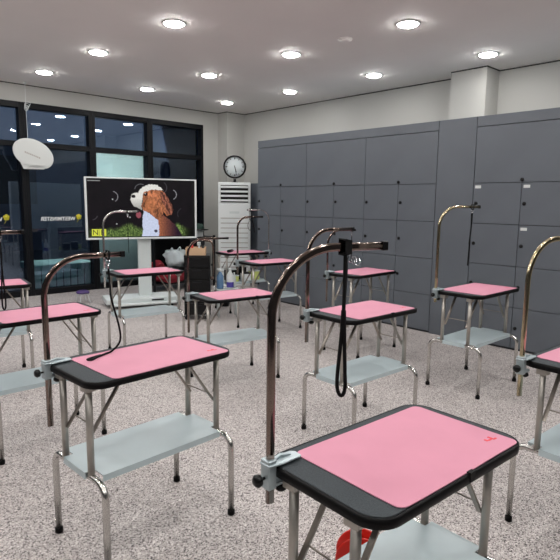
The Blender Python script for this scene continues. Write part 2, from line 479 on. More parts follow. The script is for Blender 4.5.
# clamp around the pole: top plate, body, lower jaw
PX, PY = -L / 2 - .009, W / 2 - .045
cl = MB()
cl.prism([(-.019, -.018), (.02, -.024), (.085, -.022), (.088, .004), (.078, .016), (.0, .019), (-.019, .018)], HT + .0045, HT + .011)
cl.box(-.017, .0085, -.016, .016, HT - .055, HT + .020)
cl.box(-.008, .050, -.014, .014, HT - .052, HT - .042)
cl.bar([(.012, .0, HT + .013), (.035, .004, HT + .017), (.066, .0, HT + .011)], .007, .009)
me_clamp = cl.mesh('clamp', M_cast, .002, 1)
kn = MB()
kn.tube([(0, 0, 0), (0, 0, -.016)], .004, 10)
kn.lathe([(0, -.012), (.009, -.013), (.015, -.017), (.016, -.026), (.010, -.032), (0, -.033)], 18)
me_knob = kn.mesh('knob', M_knob)
me_clip = MB().box(-.011, .011, -.006, .006, 0, .004).box(-.011, .011, -.006, -.003, -.02, .004).mesh('clip', M_edge, .001, 1)

def table(key, x, y, rot, label, arm, mats, sc=1.0, clip=None, sz=1.0):
    t = thing('grooming_table', label, 'grooming table', (x, y, 0), rot, 'folding grooming tables with pink mats')
    t.scale = (sc, sc, sz)
    tp = obj('tabletop', me_top, t); obj('edge_band', me_edge, tp)
    for sx in (-1, 1):
        for sy in (-1, 1): obj('leg', me_leg, t, (sx * LX, sy * LY, 0))
        u = obj('leg_frame', me_u, t, (sx * LX, 0, 0))
        for sy in (-1, 1): obj('rubber_foot', me_foot, u, (0, sy * FY, 0))
        obj('brace', me_brace, t, (sx * LX, 0, 0), (0, 0, 0 if sx < 0 else PI))
    obj('shelf', me_shelf, t)
    if clip is not None: obj('edge_clip', me_clip, t, (clip, -W / 2 + .003, HT + .001))
    if arm:
        side = arm.get('side', -1)
        px, py = side * -PX, (PY if side < 0 else arm.get('py', -PY))
        px += arm.get('dx', 0); py += arm.get('dy', 0)
        a = math.radians(arm['ang']) - rot; d = Vector((math.cos(a), math.sin(a), 0))
        ln, zt, zb, r = arm.get('len', .32), arm['z'] - .011, arm['zb'], arm.get('r', .15)
        w = arm.get('w', .022)
        ps = [Vector((px, py, zb)), Vector((px, py, HT + .1))]
        ps += arcpts(Vector((px, py, zt - r)) + d * r, -d, (0, 0, 1), r, 0, 90, 14) + [Vector((px, py, zt)) + d * ln]
        mb = MB()
        sd = Vector((-d.y, d.x, 0))
        if arm.get('round'): mb.tube(ps, w / 2, 14, up=sd)
        else: mb.sweep(ps, [(math.copysign(abs(math.cos(q)) ** .6, math.cos(q)) * w * .36, math.copysign(abs(math.sin(q)) ** .6, math.sin(q)) * w * .5) for q in [2 * PI * (i + .5) / 20 for i in range(20)]], sd)
        po = obj('arm_pole', mb.mesh('arm_pole', arm.get('m', M_arm)), t)
        e = ps[-1]
        obj('end_cap', MB().bar([e - d * .004, e + d * .012], w * .72, w * 1.12, up=sd, ch=.002).mesh('end_cap', M_knob), po)
        cb = obj('clamp', me_clamp, t, (px, py, 0), (0, 0, 0 if side < 0 else PI))
        obj('knob', me_knob, cb, (-.016, 0, HT - .026), (0, PI / 2, 0))
        obj('knob', me_knob, cb, (.036, 0, HT - .043))
        table.arm[key] = (t, ps, d)
    # the pink mat
    if mats:
        dx, dy, dr, lb = mats
        x0, x1, y0, y1 = -.237, .284, -.182, .156
        poly = []
        base = rrect(x0, x1, y0, y1, .022, 4)
        for i, p in enumerate(base):
            q = base[(i + 1) % len(base)]
            n = max(1, int((Vector(p) - Vector(q)).length / .05))
            for k in range(n):
                f = k / n
                poly.append((p[0] + (q[0] - p[0]) * f + .0022 * noise.noise(Vector((p[0] * 9 + f * 5, p[1] * 9, x * 5))),
                             p[1] + (q[1] - p[1]) * f + .0028 * noise.noise(Vector((p[1] * 9, p[0] * 9 + f * 5, y * 5)))))
        mo = obj('pink_mat', MB().prism(poly, 0, .0022).mesh('pink_mat', M_pink))
        mm = Matrix.Translation((x, y, HT * sz + .0006)) @ Matrix.Rotation(rot, 4, 'Z') @ Matrix.Diagonal((sc, sc, 1, 1)) @ Matrix.Translation((dx, dy, 0)) @ Matrix.Rotation(dr, 4, 'Z')
        mo.matrix_world = mm
        tag(mo, lb, 'mat', 'pink mats on the grooming tables')
        st = MB()
        for q in ((0, 0, .016, .004), (.008, .004, .006, .009), (-.01, .003, .006, .007), (.012, -.003, .012, .004)):
            st.box((q[0] - q[2] / 2) * 1.3, (q[0] + q[2] / 2) * 1.3, (q[1] - q[3] / 2) * 1.6, (q[1] + q[3] / 2) * 1.6, 0, .0004)
        s = obj('printed_mark', st.mesh('printed_mark', M_red), mo, (.232, -.125, .0022)); s['label'] = 'small red printed mark'
    return t
table.arm = {}
MATL = 'pink mat on the '
TB = dict(
 T1=(1.156, .762, -.042, 'nearest grooming table, large in the lower right foreground, with a chrome arm', dict(ang=-17, z=1.292, zb=.655, r=.17, len=.312, dx=.002, w=.021), (0, 0, 0, 'largest pink mat with a red mark, on the nearest table in the foreground'), 1.0, .026),
 T2=(1.083, 1.978, .053, 'grooming table at left front whose looped leash end lies on its pink mat', dict(ang=-3, z=1.178, zb=.50, r=.15, len=.300, dx=.005, dy=-.006), (.004, -.006, 0, 'pink mat under the curled black leash on the left front table'), 1.05, None),
 T9=(2.585, 2.012, -.032, 'grooming table in the middle, straight behind the nearest table', dict(ang=-10, z=1.243, zb=.57, r=.15, m=M_arm), (-.012, 0, .01, 'pink mat on the middle table behind the foreground one'), 1.02, .04),
 T10=(4.048, 3.183, .027, 'small far grooming table standing close to the lockers behind the middle table', dict(ang=-12, z=1.150, zb=.48, r=.13, len=.30, w=.018), (-.01, 0, 0, 'pink mat on the small table close to the lockers'), 1.02, None),
 T11=(3.913, 1.959, -.005, 'grooming table in front of the lockers with a pale brass arm and hanging leash', dict(ang=-25, z=1.383, zb=.665, r=.15, w=.021, round=1, m=M_armgold), (-.02, 0, 0, 'pink mat on the table with the pale brass arm by the lockers'), 1.045, None),
 T5=(2.476, 4.457, -.116, 'grooming table standing directly in front of the big screen', dict(ang=-15, z=1.300, zb=.60, r=.13, len=.31, w=.018, round=1, m=M_chrome), (-.01, 0, 0, 'pink mat on the table in front of the big screen'), 1, None),
 T6=(2.597, 3.286, -.138, 'grooming table in front of the black drawer trolley', dict(ang=-18, z=1.237, zb=.42, r=.13, len=.315, w=.018), (-.005, 0, 0, 'pink mat on the table in front of the black drawer trolley'), 1, .09, .902),
 T3=(1.063, 3.159, .005, 'grooming table cut by the left photo edge, behind the left front table', dict(ang=-3, z=1.213, zb=.6, len=.31), (0, -.015, 0, 'pink mat on the table cut by the left edge, behind the left front table'), 1, None),
 T4=(1.126, 4.489, -.147, 'farthest left grooming table near the windows, cut by the photo edge', None, (0, 0, 0, 'pink mat on the farthest left table near the windows'), 1, None),
 T12=(2.551, .715, -.049, 'grooming table cut by the right photo edge with a tall arched arm', dict(ang=-12, z=1.262, zb=.60, r=.17, w=.022, m=M_armgold, len=.34, dx=-.012, dy=.022), (-.005, .0, 0, 'pink mat on the table cut by the right edge'), 1, None),
 T7=(3.959, 4.388, -.114, 'far grooming table left of the small locker-side table, short of the corner', dict(ang=-15, z=1.240, zb=.62, r=.12, len=.29, w=.020), (-.01, 0, 0, 'pink mat on the far table in front of the lockers left end'), 1, None),
 T13=(4.43, 5.444, -.16, 'farthest grooming table by the white air conditioner with clutter on its shelf', dict(ang=168, z=1.300, zb=.60, r=.13, len=.31, w=.016, side=1, py=-.12, round=1, m=M_chrome), (-.04, 0, 0, 'pink mat on the farthest table by the air conditioner'), 1, None),
)
for k, v in TB.items(): table(k, *v)

def w_arm(key, s):
    """world point on the underside of the horizontal part of an arm, s metres from its end"""
    t, ps, d = table.arm[key]
    M = Matrix.Translation(t.location) @ Matrix.Rotation(t.rotation_euler.z, 4, 'Z') @ Matrix.Diagonal((t.scale.x, t.scale.y, 1, 1))
    e = M @ (ps[-1] - d * s)
    dd = (M.to_3x3() @ d).normalized()
    return e, dd

def leash(key, s, label, strands, knot=.006, hook=True, w=.008, ring=True):
    """strands: lists of offsets (along arm, sideways, down) from the hanging point"""
    e, d = w_arm(key, s); sd = Vector((-d.y, d.x, 0))
    t = thing('grooming_leash', label, 'leash', e, 0, 'black grooming leashes')
    mb = MB()
    mb.bar([(-sd * .014 + Vector((0, 0, -.017))), (-sd * .014 + Vector((0, 0, .017))), (sd * .014 + Vector((0, 0, .017))), (sd * .014 + Vector((0, 0, -.017))), (-sd * .014 + Vector((0, 0, -.017)))], knot, .004)
    for st in strands:
        P = [d * a + sd * b + Vector((0, 0, -c)) for a, b, c in st]
        mb.tube(smooth_path(P, 6), w * .5, 8, up=sd)
    obj('strap', mb.mesh('strap', M_strap), t)
    if hook:
        hk = MB().tube(arcpts((0, 0, -.03), d, (0, 0, 1), .009, 0, 360, 14), .0022, 8).tube([(0, 0, -.038), (0, 0, -.055)], .0045, 10)
        obj('snap_hook', hk.mesh('snap_hook', M_steel), t)
    if ring == 2:
        rk = MB()
        for q in range(3):
            rk.tube(arcpts(d * (.016 + .010 * q) + Vector((0, 0, -.03 - .004 * q)), (d + Vector((0, 0, .3 * q))).normalized(), Vector((0, 0, 1)) + sd * .4 * q, .008, 0, 360, 14), .0012, 8)
        obj('key_ring', rk.mesh('key_ring', M_steel), t)
    return t
leash('T1', .112, 'long black leash loop hanging straight down from the nearest table arm', [
    [(0, 0, .015), (0, 0, .12), (-.001, 0, .17)], [(-.001, .002, .16), (-.003, .004, .23), (-.010, .006, .33), (-.009, .004, .368), (.0, .0, .382), (.008, -.003, .365), (.007, -.002, .31), (.004, 0, .23), (.001, 0, .16)],
    [(.002, .004, .015), (.005, .004, .06), (.002, .003, .12)]], knot=.022, hook=False, w=.010, ring=2)
H_ = w_arm('T2', .056)[0]
leash('T2', .056, 'black leash curving down onto the pink mat of the left front table', [], w=.009)
lt = bpy.context.scene.objects['grooming_leash.001']
PW = [H_ + Vector((0, 0, -.045)), H_ + Vector((.004, -.004, -.12)), (.992, 2.070, .99), (1.022, 2.070, .87), (1.034, 2.088, .80), (1.002, 2.092, .7635), (.96, 2.078, .7585), (.918, 2.058, .758), (.885, 2.035, .758), (.873, 2.050, .758), (.905, 2.064, .758), (.94, 2.074, .758)]
cord = MB().tube(smooth_path([Vector(p) - lt.location for p in PW], 8), .0042, 10, up=(1, 0, 0))
obj('cord', cord.mesh('cord', M_strap), lt)
leash('T11', .05, 'short black leash hanging from the pale brass arm before the lockers', [[(0, 0, .045), (-.002, 0, .12), (-.008, 0, .24), (-.014, .0, .44)], [(0, .008, .05), (.002, .008, .15), (-.008, .006, .28)]], w=.01)
leash('T5', .09, 'thin black leash hanging in front of the big screen', [[(0, 0, .045), (0, 0, .20), (.002, 0, .38)]], w=.005)
leash('T10', .03, 'short black leash at the arm of the small locker-side table', [[(0, 0, .045), (0, 0, .15), (.0, 0, .3)]], w=.007)
leash('T3', .115, 'black leash loop hanging at the left photo edge', [[(0, 0, .045), (0, 0, .2), (-.006, 0, .30), (-.009, 0, .41), (0, 0, .44), (.009, 0, .41), (.006, 0, .31), (0, 0, .20)]], w=.009)
leash('T7', .12, 'short black leash hanging in front of the air conditioner', [[(0, 0, .03), (.02, 0, .10), (.032, 0, .17)]], w=.012, hook=False)
leash('T13', .03, 'thin looped leash beside the left end of the lockers', [[(0, 0, .045), (.01, 0, .14), (.03, 0, .2), (.0, 0, .26), (-.02, 0, .2), (0, 0, .1)]], w=.006)

# ------------------------------------------------------------------ big screen on its white stand
SC = Vector((3.590, 6.475, 0)); SA = math.atan2(-.45, 1.365)
ZS0, ZS1, SW = .886, 1.680, 1.445
scr = thing('display_screen', 'big white-framed screen on a white stand showing a brown and white dog', 'screen', SC, SA)
bz = .024
fm = MB().box(-SW / 2, SW / 2, 0, .06, ZS0, ZS0 + bz).box(-SW / 2, SW / 2, 0, .06, ZS1 - bz * .7, ZS1)
fm.box(-SW / 2, -SW / 2 + bz, 0, .06, ZS0 + bz, ZS1 - bz * .7).box(SW / 2 - bz, SW / 2, 0, .06, ZS0 + bz, ZS1 - bz * .7).box(-SW / 2 + bz, SW / 2 - bz, .02, .06, ZS0 + bz, ZS1 - bz * .7)
obj('frame', fm.mesh('frame', M_white, .003, 1), scr)
obj('inner_bezel', MB().box(-SW / 2 + bz, SW / 2 - bz, .012, .02, ZS0 + bz, ZS1 - bz * .7).mesh('inner_bezel', M_black), scr)
ix0, ix1, iz0, iz1 = -SW / 2 + bz + .012, SW / 2 - bz - .03, ZS0 + bz + .012, ZS1 - bz * .7 - .012
NX, NZ = 260, 146
def fbm(x, y, s=1.0, k=0):
    return noise.noise(Vector((x * s, y * s, k))) * .6 + noise.noise(Vector((x * s * 2.3, y * s * 2.3, k + 5))) * .4
def poly_in(p, P):
    x, y = p; c = False; n = len(P)
    for i in range(n):
        x1, y1 = P[i]; x2, y2 = P[i - 1]
        if (y1 > y) != (y2 > y) and x < (x2 - x1) * (y - y1) / (y2 - y1) + x1: c = not c
    return c
def ell(x, y, cx, cy, rx, ry, a=0):
    a = math.radians(a); dx, dy = x - cx, y - cy
    u = dx * math.cos(a) + dy * math.sin(a); v = -dx * math.sin(a) + dy * math.cos(a)
    return (u / rx) ** 2 + (v / ry) ** 2
HEADW = [(130.2, 199), (131, 195), (134, 193), (138, 192.5), (140, 189), (144, 186), (150, 184), (156, 184.2), (161, 187), (163, 190), (156, 189), (149, 190), (143.5, 192), (142, 196), (141.5, 201), (140.5, 206), (142, 210), (138, 208.5), (133, 206), (131, 203)]
HEADB = [(142, 190), (148, 187.5), (156, 187), (162, 190), (166, 195), (170, 201), (173, 208), (172, 214), (167, 216), (163, 212), (160, 220), (155, 219), (149, 213), (143, 210.5), (140.5, 206), (142.5, 201), (141, 196)]
EAR = [(160, 191), (164, 192), (168, 197), (172, 204), (173.5, 210), (171.5, 215), (167.5, 214), (165, 207), (161, 199)]
CHEST = [(143, 210), (148, 213), (154, 217), (157, 220), (158.5, 228), (158, 240), (140.5, 240), (142, 230), (141.5, 220)]
BODY = [(155, 217), (160, 219), (163, 215), (169, 220), (176, 226), (181, 233), (183, 240), (157, 240), (158, 230)]
def pic(u, v):
    """picture on the screen: u right 0..108, v down 0..57, in a 108 x 58 frame whose corner is (86.5, 180)"""
    x = 89.2 + u * 105.0; y = 180.3 + v * 56.5
    wob = fbm(x, y, .35, 1) * 1.0
    X, Y = x + wob, y + fbm(x, y, .35, 9) * 1.0
    c = Vector((15, 13, 17)) + Vector((10, 6, 8)) * max(0, fbm(x, y, .06, 3) + .2)
    # grass
    top = 227 + 3 * fbm(x, 0, .25, 2) - (5 * math.exp(-((x - 178) / 6) ** 2) if x > 165 else 5 * math.exp(-((x - 128) / 8) ** 2))
    if y > top:
        f = min(1, (y - top) / 4) * (1 if (x > 98) else .5)
        gcol = Vector((84, 108, 54)) + Vector((105, 105, 70)) * max(-.6, 1.6 * fbm(x, y * .5, 1.1, 4))
        if x > 172: gcol *= 1.25 * math.exp(-((x - 179) / 8.5) ** 2)
        c = c.lerp(gcol, f * .9)
    if poly_in((X, Y), BODY):
        f = min(1, max(0, (x - 158) / 20))
        c = Vector((160, 96, 66)).lerp(Vector((38, 22, 38)), f) * (1 + .5 * fbm(x, y, .9, 5))
    if poly_in((X, Y), CHEST): c = Vector((196, 204, 228)) * (1 + .12 * fbm(x, y, .8, 6))
    if poly_in((X, Y), HEADB):
        s = fbm(x * .8, y * .5, .5, 7) * .8 + fbm(x * 1.5, y * .7, .9, 7) * .45 - .25 * math.exp(-ell(x, y, 143.5, 203, 3, 5)) - .3 * math.exp(-ell(x, y, 157, 213, 4, 4)) + .25 * math.exp(-ell(x, y, 152, 196, 5, 4))
        c = Vector((158, 98, 68)) * (1 + .95 * s)
        if ell(x, y, 150, 205, 6, 7) < 1: c = c.lerp(Vector((196, 122, 78)), .4)
    if poly_in((X, Y), EAR):
        s = math.sin((x * 1.0 - y * .35) * 1.5 + fbm(x, y * .6, .35, 8) * 5.5) * (.6 + fbm(x, y, .8, 31))
        c = Vector((118, 72, 58)) * (1 + .65 * s)
    if poly_in((x + wob * 1.1, y + 1.2 * fbm(x, y, .6, 21)), HEADW): c = Vector((222, 220, 214)) * (1 + .10 * fbm(x, y, .9, 10)) * (1 - .28 * min(1, max(0, (y - 198) / 11)) * (1 if x < 143 else 0))
    if ell(x, y, 133.0, 196.4, 2.2, 1.7) < 1: c = Vector((30, 26, 30))
    if ell(x, y, 145.2, 194.2, 2.0, 1.7, -15) < 1: c = Vector((40, 22, 20))
    if ell(x, y, 144.8, 193.4, .6, .5) < 1: c = Vector((200, 190, 180))
    e = ell(x, y, 137.8, 215, 2.6, 3.3)
    if e < 1: c = c.lerp(Vector((176, 92, 104)), .8)
    if ell(x, y, 155, 231.5, 1.7, 1.6) < 1: c = Vector((70, 66, 82))
    # soap bubbles
    for cx, cy, r, a0, a1, k in ((112.5, 197, 5.2, -80, 60, .7), (172, 194, 5, -70, 70, .8), (92, 214, 6, 20, 80, .35), (184, 214, 6, 150, 250, .25), (140.5, 190, 6, -170, -60, .5), (161, 187, 6, -60, 60, .3)):
        rr = math.hypot(x - cx, y - cy); an = math.degrees(math.atan2(y - cy, x - cx))
        an = an + 360 if an < a0 else an
        if abs(rr - r) < .33 and a0 < an < a1: c = c.lerp(Vector((190, 190, 196)), k)
    for cx, cy in ((112.5, 199.5), (129, 217.5), (116, 224), (127, 215)):
        if math.hypot(x - cx, y - cy) < .6: c = Vector((210, 214, 214))
    # thin white caption line, upper left
    if 88 < x < 101 and abs(y - 181.7) < .5: c = Vector((190, 190, 192)) * (.75 + .25 * math.sin(x * 7))
    return [lin(max(0, min(255, q))) for q in c]
verts = []; cols = []
for j in range(NZ + 1):
    for i in range(NX + 1):
        verts.append((ix0 + (ix1 - ix0) * i / NX, .0105, iz1 - (iz1 - iz0) * j / NZ)); cols.append(pic(i / NX, j / NZ))
faces = [(j * (NX + 1) + i, (j + 1) * (NX + 1) + i, (j + 1) * (NX + 1) + i + 1, j * (NX + 1) + i + 1) for j in range(NZ) for i in range(NX)]
me = bpy.data.meshes.new('picture'); me.from_pydata(verts, [], faces)
ca = me.color_attributes.new('pic', 'FLOAT_COLOR', 'POINT')
for k, c in enumerate(cols): ca.data[k].color = (c[0], c[1], c[2], 1)
M_pic = bpy.data.materials.new('screen picture'); M_pic.use_nodes = True
nt = M_pic.node_tree; b = nt.nodes['Principled BSDF']
at = nt.nodes.new('ShaderNodeAttribute'); at.attribute_name = 'pic'
nt.links.new(at.outputs['Color'], b.inputs['Emission Color']); b.inputs['Emission Strength'].default_value = .95
b.inputs['Base Color'].default_value = (.003, .003, .003, 1); b.inputs['Roughness'].default_value = .3; b.inputs['Specular IOR Level'].default_value = .15
me.materials.append(M_pic)
pc = obj('picture', me, scr); pc['label'] = 'lit picture of a brown and white dog with soap bubbles'
M_lime_e = emis('yellow badge glow', rgb(214, 218, 78), .9)
M_ink = mat('badge ink', rgb(28, 30, 20), .6)
bx0 = ix0 + .035
bd = obj('badge', MB().box(bx0, bx0 + .175, .0085, .0105, iz0 + .012, iz0 + .10).mesh('badge', M_lime_e), scr); bd['label'] = 'yellow badge reading NE'
obj('lettering', text_mesh('N', .095, M_ink), bd, (bx0 + .044, .008, iz0 + .055), (PI / 2, 0, 0))
obj('lettering', text_mesh('E', .095, M_ink), bd, (bx0 + .130, .008, iz0 + .055), (PI / 2, 0, 0))
obj('divider', MB().box(bx0 + .086, bx0 + .090, .0075, .0085, iz0 + .012, iz0 + .10).mesh('divider', M_ink), bd)
cx = .02
stnd = MB().box(cx - .085, cx + .085, .07, .13, .06, ZS0 + .3)
obj('stand_column', stnd.mesh('stand_column', M_white2, .004, 1), scr)
bs = MB().box(-.52, .46, -.13, .30, .05, .115).box(-.44, .38, -.22, .34, .035, .06)
bs = bs.mesh('stand_base', M_white2, .008, 2)
sb = obj('stand_base', bs, scr)
obj('slot', MB().box(.06, .22, -.133, -.129, .075, .095).mesh('slot', M_black), sb)
for qx in (-.38, .32):
    for qy in (-.16, .27):
        obj('castor', MB().lathe([(0, -.012), (.018, -.012), (.018, .012), (0, .012)], 14, Matrix.Rotation(PI / 2, 4, 'X')).mesh('castor', M_black), sb, (qx, qy, .018))

# ------------------------------------------------------------------ rack behind the screen with bags
rk = thing('storage_rack', 'low dark storage rack behind the right side of the big screen', 'rack', (4.76, 7.45, 0))
for sx in (-.56, .56):
    for sy in (-.17, .17): obj('post', MB().box(sx - .015, sx + .015, sy - .015, sy + .015, 0, .84).mesh('post', M_dark), rk)
for z in (.10, .34, .80): obj('shelf', MB().box(-.57, .57, -.19, .19, z, z + .02).mesh('shelf', M_dark, .002, 1), rk)
obj('back_panel', MB().box(-.57, .57, .175, .19, .10, .80).mesh('back_panel', M_dark), rk)
bg = thing('shopping_bag', 'crumpled white plastic bag beside the black trolley, below the screen', 'bag', (4.62, 7.36, .36))
bm = MB().blob((0, 0, .14), .17, .11, .16, 3, .7, 5.5)
for v in bm.bm.verts:
    v.co.z = min(max(v.co.z, 0), .27); v.co.x *= .75 + v.co.z * 1.3
obj('bag_body', bm.mesh('bag_body', M_bag), bg)
obj('handle', MB().tube(smooth_path([(-.09, 0, .24), (-.07, -.02, .30), (-.03, 0, .25)], 5), .010, 6).mesh('handle', M_bag), bg)
obj('handle', MB().tube(smooth_path([(.04, 0, .25), (.08, -.02, .31), (.11, 0, .24)], 5), .010, 6).mesh('handle', M_bag), bg)
rb = thing('cloth_bag', 'dark red cloth bag on the floor-level shelf below the white bag', 'bag', (4.52, 7.33, .12))
bm = MB().blob((0, 0, .10), .26, .13, .115, 5, .4, 3)
for v in bm.bm.verts: v.co.z = max(v.co.z, 0)
obj('bag_body', bm.mesh('bag_body', M_redbag), rb)
rr = MB().blob((0, 0, .05), .13, .09, .06, 8, .5, 3)
for v in rr.bm.verts: v.co.z = max(v.co.z, 0)
tag(obj('red_cloth', rr.mesh('red_cloth', M_redbag), None, (4.28, 7.36, .36)), 'crumpled dark red cloth left of the white bag', 'cloth')
wb = thing('storage_box', 'small white box on the rack at the right of the screen, under a green cap', 'box', (5.06, 7.42, .82))
obj('box_body', MB().box(-.09, .09, -.08, .08, 0, .09).mesh('box_body', M_white, .006), wb)
obj('lid', MB().box(-.095, .095, -.085, .085, .09, .105).mesh('lid', M_white2, .004), wb)
gc = thing('knit_cap', 'dark green and black cap on the white box beside the screen', 'cap', (5.10, 7.42, .925))
cp = MB().lathe([(0, .11), (.07, .10), (.10, .06), (.105, .02), (.105, 0), (0, 0)], 24)
obj('crown', cp.mesh('crown', M_green), gc)
obj('brim', MB().lathe([(.08, 0), (.17, -.0), (.175, .012), (.10, .022), (.08, .02)], 24).mesh('brim', M_black), gc)

# ------------------------------------------------------------------ black drawer trolley
tr_ = thing('drawer_trolley', 'black drawer trolley on castors with a cardboard box on top', 'trolley', (3.66, 5.34, 0), math.radians(-38))
obj('body', MB().box(-.15, .15, -.13, .15, .06, .765).mesh('body', M_black, .006), tr_)
for k in range(5):
    z = .075 + k * .137
    d = obj('drawer', MB().box(-.14, .14, -.152, -.13, z, z + .128).mesh('drawer', M_black, .004), tr_)
    obj('drawer_pull', MB().box(-.05, .05, -.162, -.152, z + .095, z + .108).mesh('drawer_pull', M_dark, .002), d)
for qx in (-.12, .12):
    for qy in (-.11, .12):
        obj('castor', MB().lathe([(0, -.01), (.028, -.01), (.028, .01), (0, .01)], 16, Matrix.Rotation(PI / 2, 4, 'X')).box(-.008, .008, -.013, .013, .0, .035).mesh('castor', M_dark), tr_, (qx, qy, .028))
hp = [(.185, .02, .46)] + corner_arc((.185, .02, .93), (0, 0, -1), (-1, 0, 0), .07, 8) + [(.06, .02, .93)]
hd = MB().tube(hp, .012, 12).box(.148, .19, .0, .04, .47, .50).tube([(.06, .02, .93), (.06, .02, .76)], .012, 12)
obj('push_handle', hd.mesh('push_handle', M_arm), tr_)
cb = thing('cardboard_box', 'open light brown box on top of the black trolley', 'box', (3.652, 5.33, .766), math.radians(-38))
mb = MB().box(-.13, .10, -.11, .11, 0, .004)
mb.box(-.13, .10, -.11, -.106, .004, .085).box(-.13, .10, .106, .11, .004, .085).box(-.13, -.126, -.106, .106, .004, .085).box(.096, .10, -.106, .106, .004, .085)
obj('box_walls', mb.mesh('box_walls', M_box), cb)
for k, (qx, qy, m, lb, hh) in enumerate(((-.06, 0, M_reel, 'red handled brush standing in the cardboard box', .17), (.02, .03, M_white, 'white tube standing in the cardboard box', .14), (.065, -.02, M_black, 'black comb handle standing in the cardboard box', .16))):
    a = math.radians(-38); p = Vector((3.652 + qx * math.cos(a) - qy * math.sin(a), 5.33 + qx * math.sin(a) + qy * math.cos(a), .772))
    t = thing('grooming_brush' if k != 1 else 'squeeze_tube', lb, 'brush' if k != 1 else 'tube', p)
    obj('handle' if k != 1 else 'body', MB().lathe([(0, 0), (.012, 0), (.015, hh * .4), (.010, hh * .7), (0, hh * .7)], 12).mesh('handle', m), t)
    obj('brush_head' if k != 1 else 'cap', MB().box(-.022, .022, -.012, .012, hh * .7, hh).mesh('brush_head', M_dark if k != 1 else M_white2, .004), t)

# ------------------------------------------------------------------ air conditioner, clock, side cabinet
ac = thing('air_conditioner', 'tall white standing air conditioner with louvres in the corner', 'air conditioner', (5.605, 7.10, 0), math.radians(-38))
aw = .262
obj('body', MB().box(-aw, aw, -.14, .18, 0, 1.70).mesh('body', M_white, .012), ac)
obj('front_panel', MB().box(-aw + .025, aw - .025, -.152, -.139, .06, 1.35).mesh('front_panel', M_white, .004), ac)
gr = obj('air_outlet', MB().box(-aw + .04, aw - .04, -.146, -.139, 1.38, 1.655).mesh('air_outlet', M_black), ac)
for k in range(4):
    z = 1.40 + k * .071
    obj('louvre', MB().box(-aw + .042, aw - .042, -.170, -.146, z - .004, z + .028).mesh('louvre', M_white, .004), gr)
obj('control_display', MB().box(-.08, .08, -.155, -.152, 1.20, 1.235).mesh('control_display', M_white2), ac)
for k in range(13):
    z = .16 + k * .08
    obj('intake_slot', MB().box(-aw + .04, aw - .04, -.1535, -.151, z, z + .010).mesh('intake_slot', M_brace), ac)
sc_ = thing('side_cabinet', 'narrow grey cabinet between the air conditioner and the lockers', 'cabinet', (6.18, 7.10, 0))
obj('body', MB().box(-.20, .24, -.18, .30, 0, 1.70).mesh('body', M_locker, .003), sc_)
obj('door', MB().box(-.195, .235, -.20, -.18, .04, 1.68).mesh('door', M_locker, .003), sc_)
ck = thing('clock', 'round black-rimmed wall clock on a short stem above the air conditioner', 'clock', (5.625, 7.115, 1.70), math.radians(-40))
RX = Matrix.Rotation(PI / 2, 4, 'X')
zc = .255; cr_ = .186
o = obj('rim', MB().lathe([(cr_ - .026, -.04), (cr_, -.036), (cr_ + .003, 0), (cr_, .04), (cr_ - .024, .044), (cr_ - .026, -.04)], 48, RX).mesh('rim', M_black), ck, (0, 0, zc))
fo = obj('clock_face', MB().lathe([(0, -.02), (cr_ - .018, -.02), (cr_ - .018, .018), (0, .018)], 48, RX).mesh('clock_face', M_blk_face), ck, (0, 0, zc))
tk = MB()
for k in range(12):
    a = k * PI / 6; M = Matrix.Rotation(a, 4, 'Y')
    tk.box(-.004 if k % 3 else -.007, .004 if k % 3 else .007, -.0195, -.0185, .122, .15, M)
obj('hour_marks', tk.mesh('hour_marks', M_lock), fo, (0, 0, 0))
def hand(a, l, w):
    return MB().box(-w, w, -.024, -.022, -.02, l, Matrix.Rotation(math.radians(a), 4, 'Y')).mesh('hand', M_lock)
obj('hour_hand', hand(164, .09, .006), fo); obj('minute_hand', hand(168, .135, .004), fo)
obj('stem', MB().box(-.022, .022, -.02, .02, 0, .06).box(-.05, .05, -.045, .045, 0, .012).mesh('stem', M_black), ck)

# ------------------------------------------------------------------ hanging oval sign by the windows
hs = thing('hanging_sign', 'white oval disc with a flat chin hanging on a wire before the windows', 'sign', (2.72, 7.90, 2.005), math.radians(-20))
pl = []
for k in range(48):
    a = 2 * PI * k / 48; ex, ez = .268 * math.cos(a), .192 * math.sin(a)
    ta = math.radians(-27)
    X = ex * math.cos(ta) - ez * math.sin(ta); Z = ex * math.sin(ta) + ez * math.cos(ta)
    if Z < -.19: Z = -.19
    pl.append((X, Z))
pl2 = []
for X, Z in pl:
    pl2.append((X, Z))
body = MB().prism(pl2, -.022, .022, RX)
body.prism([(-.13, -.205), (.13, -.205), (.16, -.15), (-.17, -.12)], -.022, .022, RX)
obj('disc', body.mesh('disc', M_disc, .008, 3), hs)
tx = MB()
for k in range(9):
    x = -.085 + k * .022
    tx.box(x - .02, x + .012 - .02, -.0245, -.022, .012 - .009 * k, .034 - .009 * k)
o = obj('printed_line', tx.mesh('printed_line', M_brace), hs); o['label'] = 'short dark printed line'
wr = MB().tube([(-.06, 0, .19), (-.062, 0, .60), (-.06, 0, .945)], .0025, 8)
for k in range(4):
    wr.tube(arcpts((-.06 + .006 * k, 0, .60 + .02 * k), (1, 0, 0), (.1 * k, .2, 1), .022 + .004 * k, 0, 360, 16), .0025, 6)
obj('wire', wr.mesh('wire', M_white2), hs)
obj('ceiling_hook', MB().lathe([(0, .925), (.016, .925), (.022, .952), (0, .952)], 14).mesh('ceiling_hook', M_white), hs, (-.06, 0, 0))

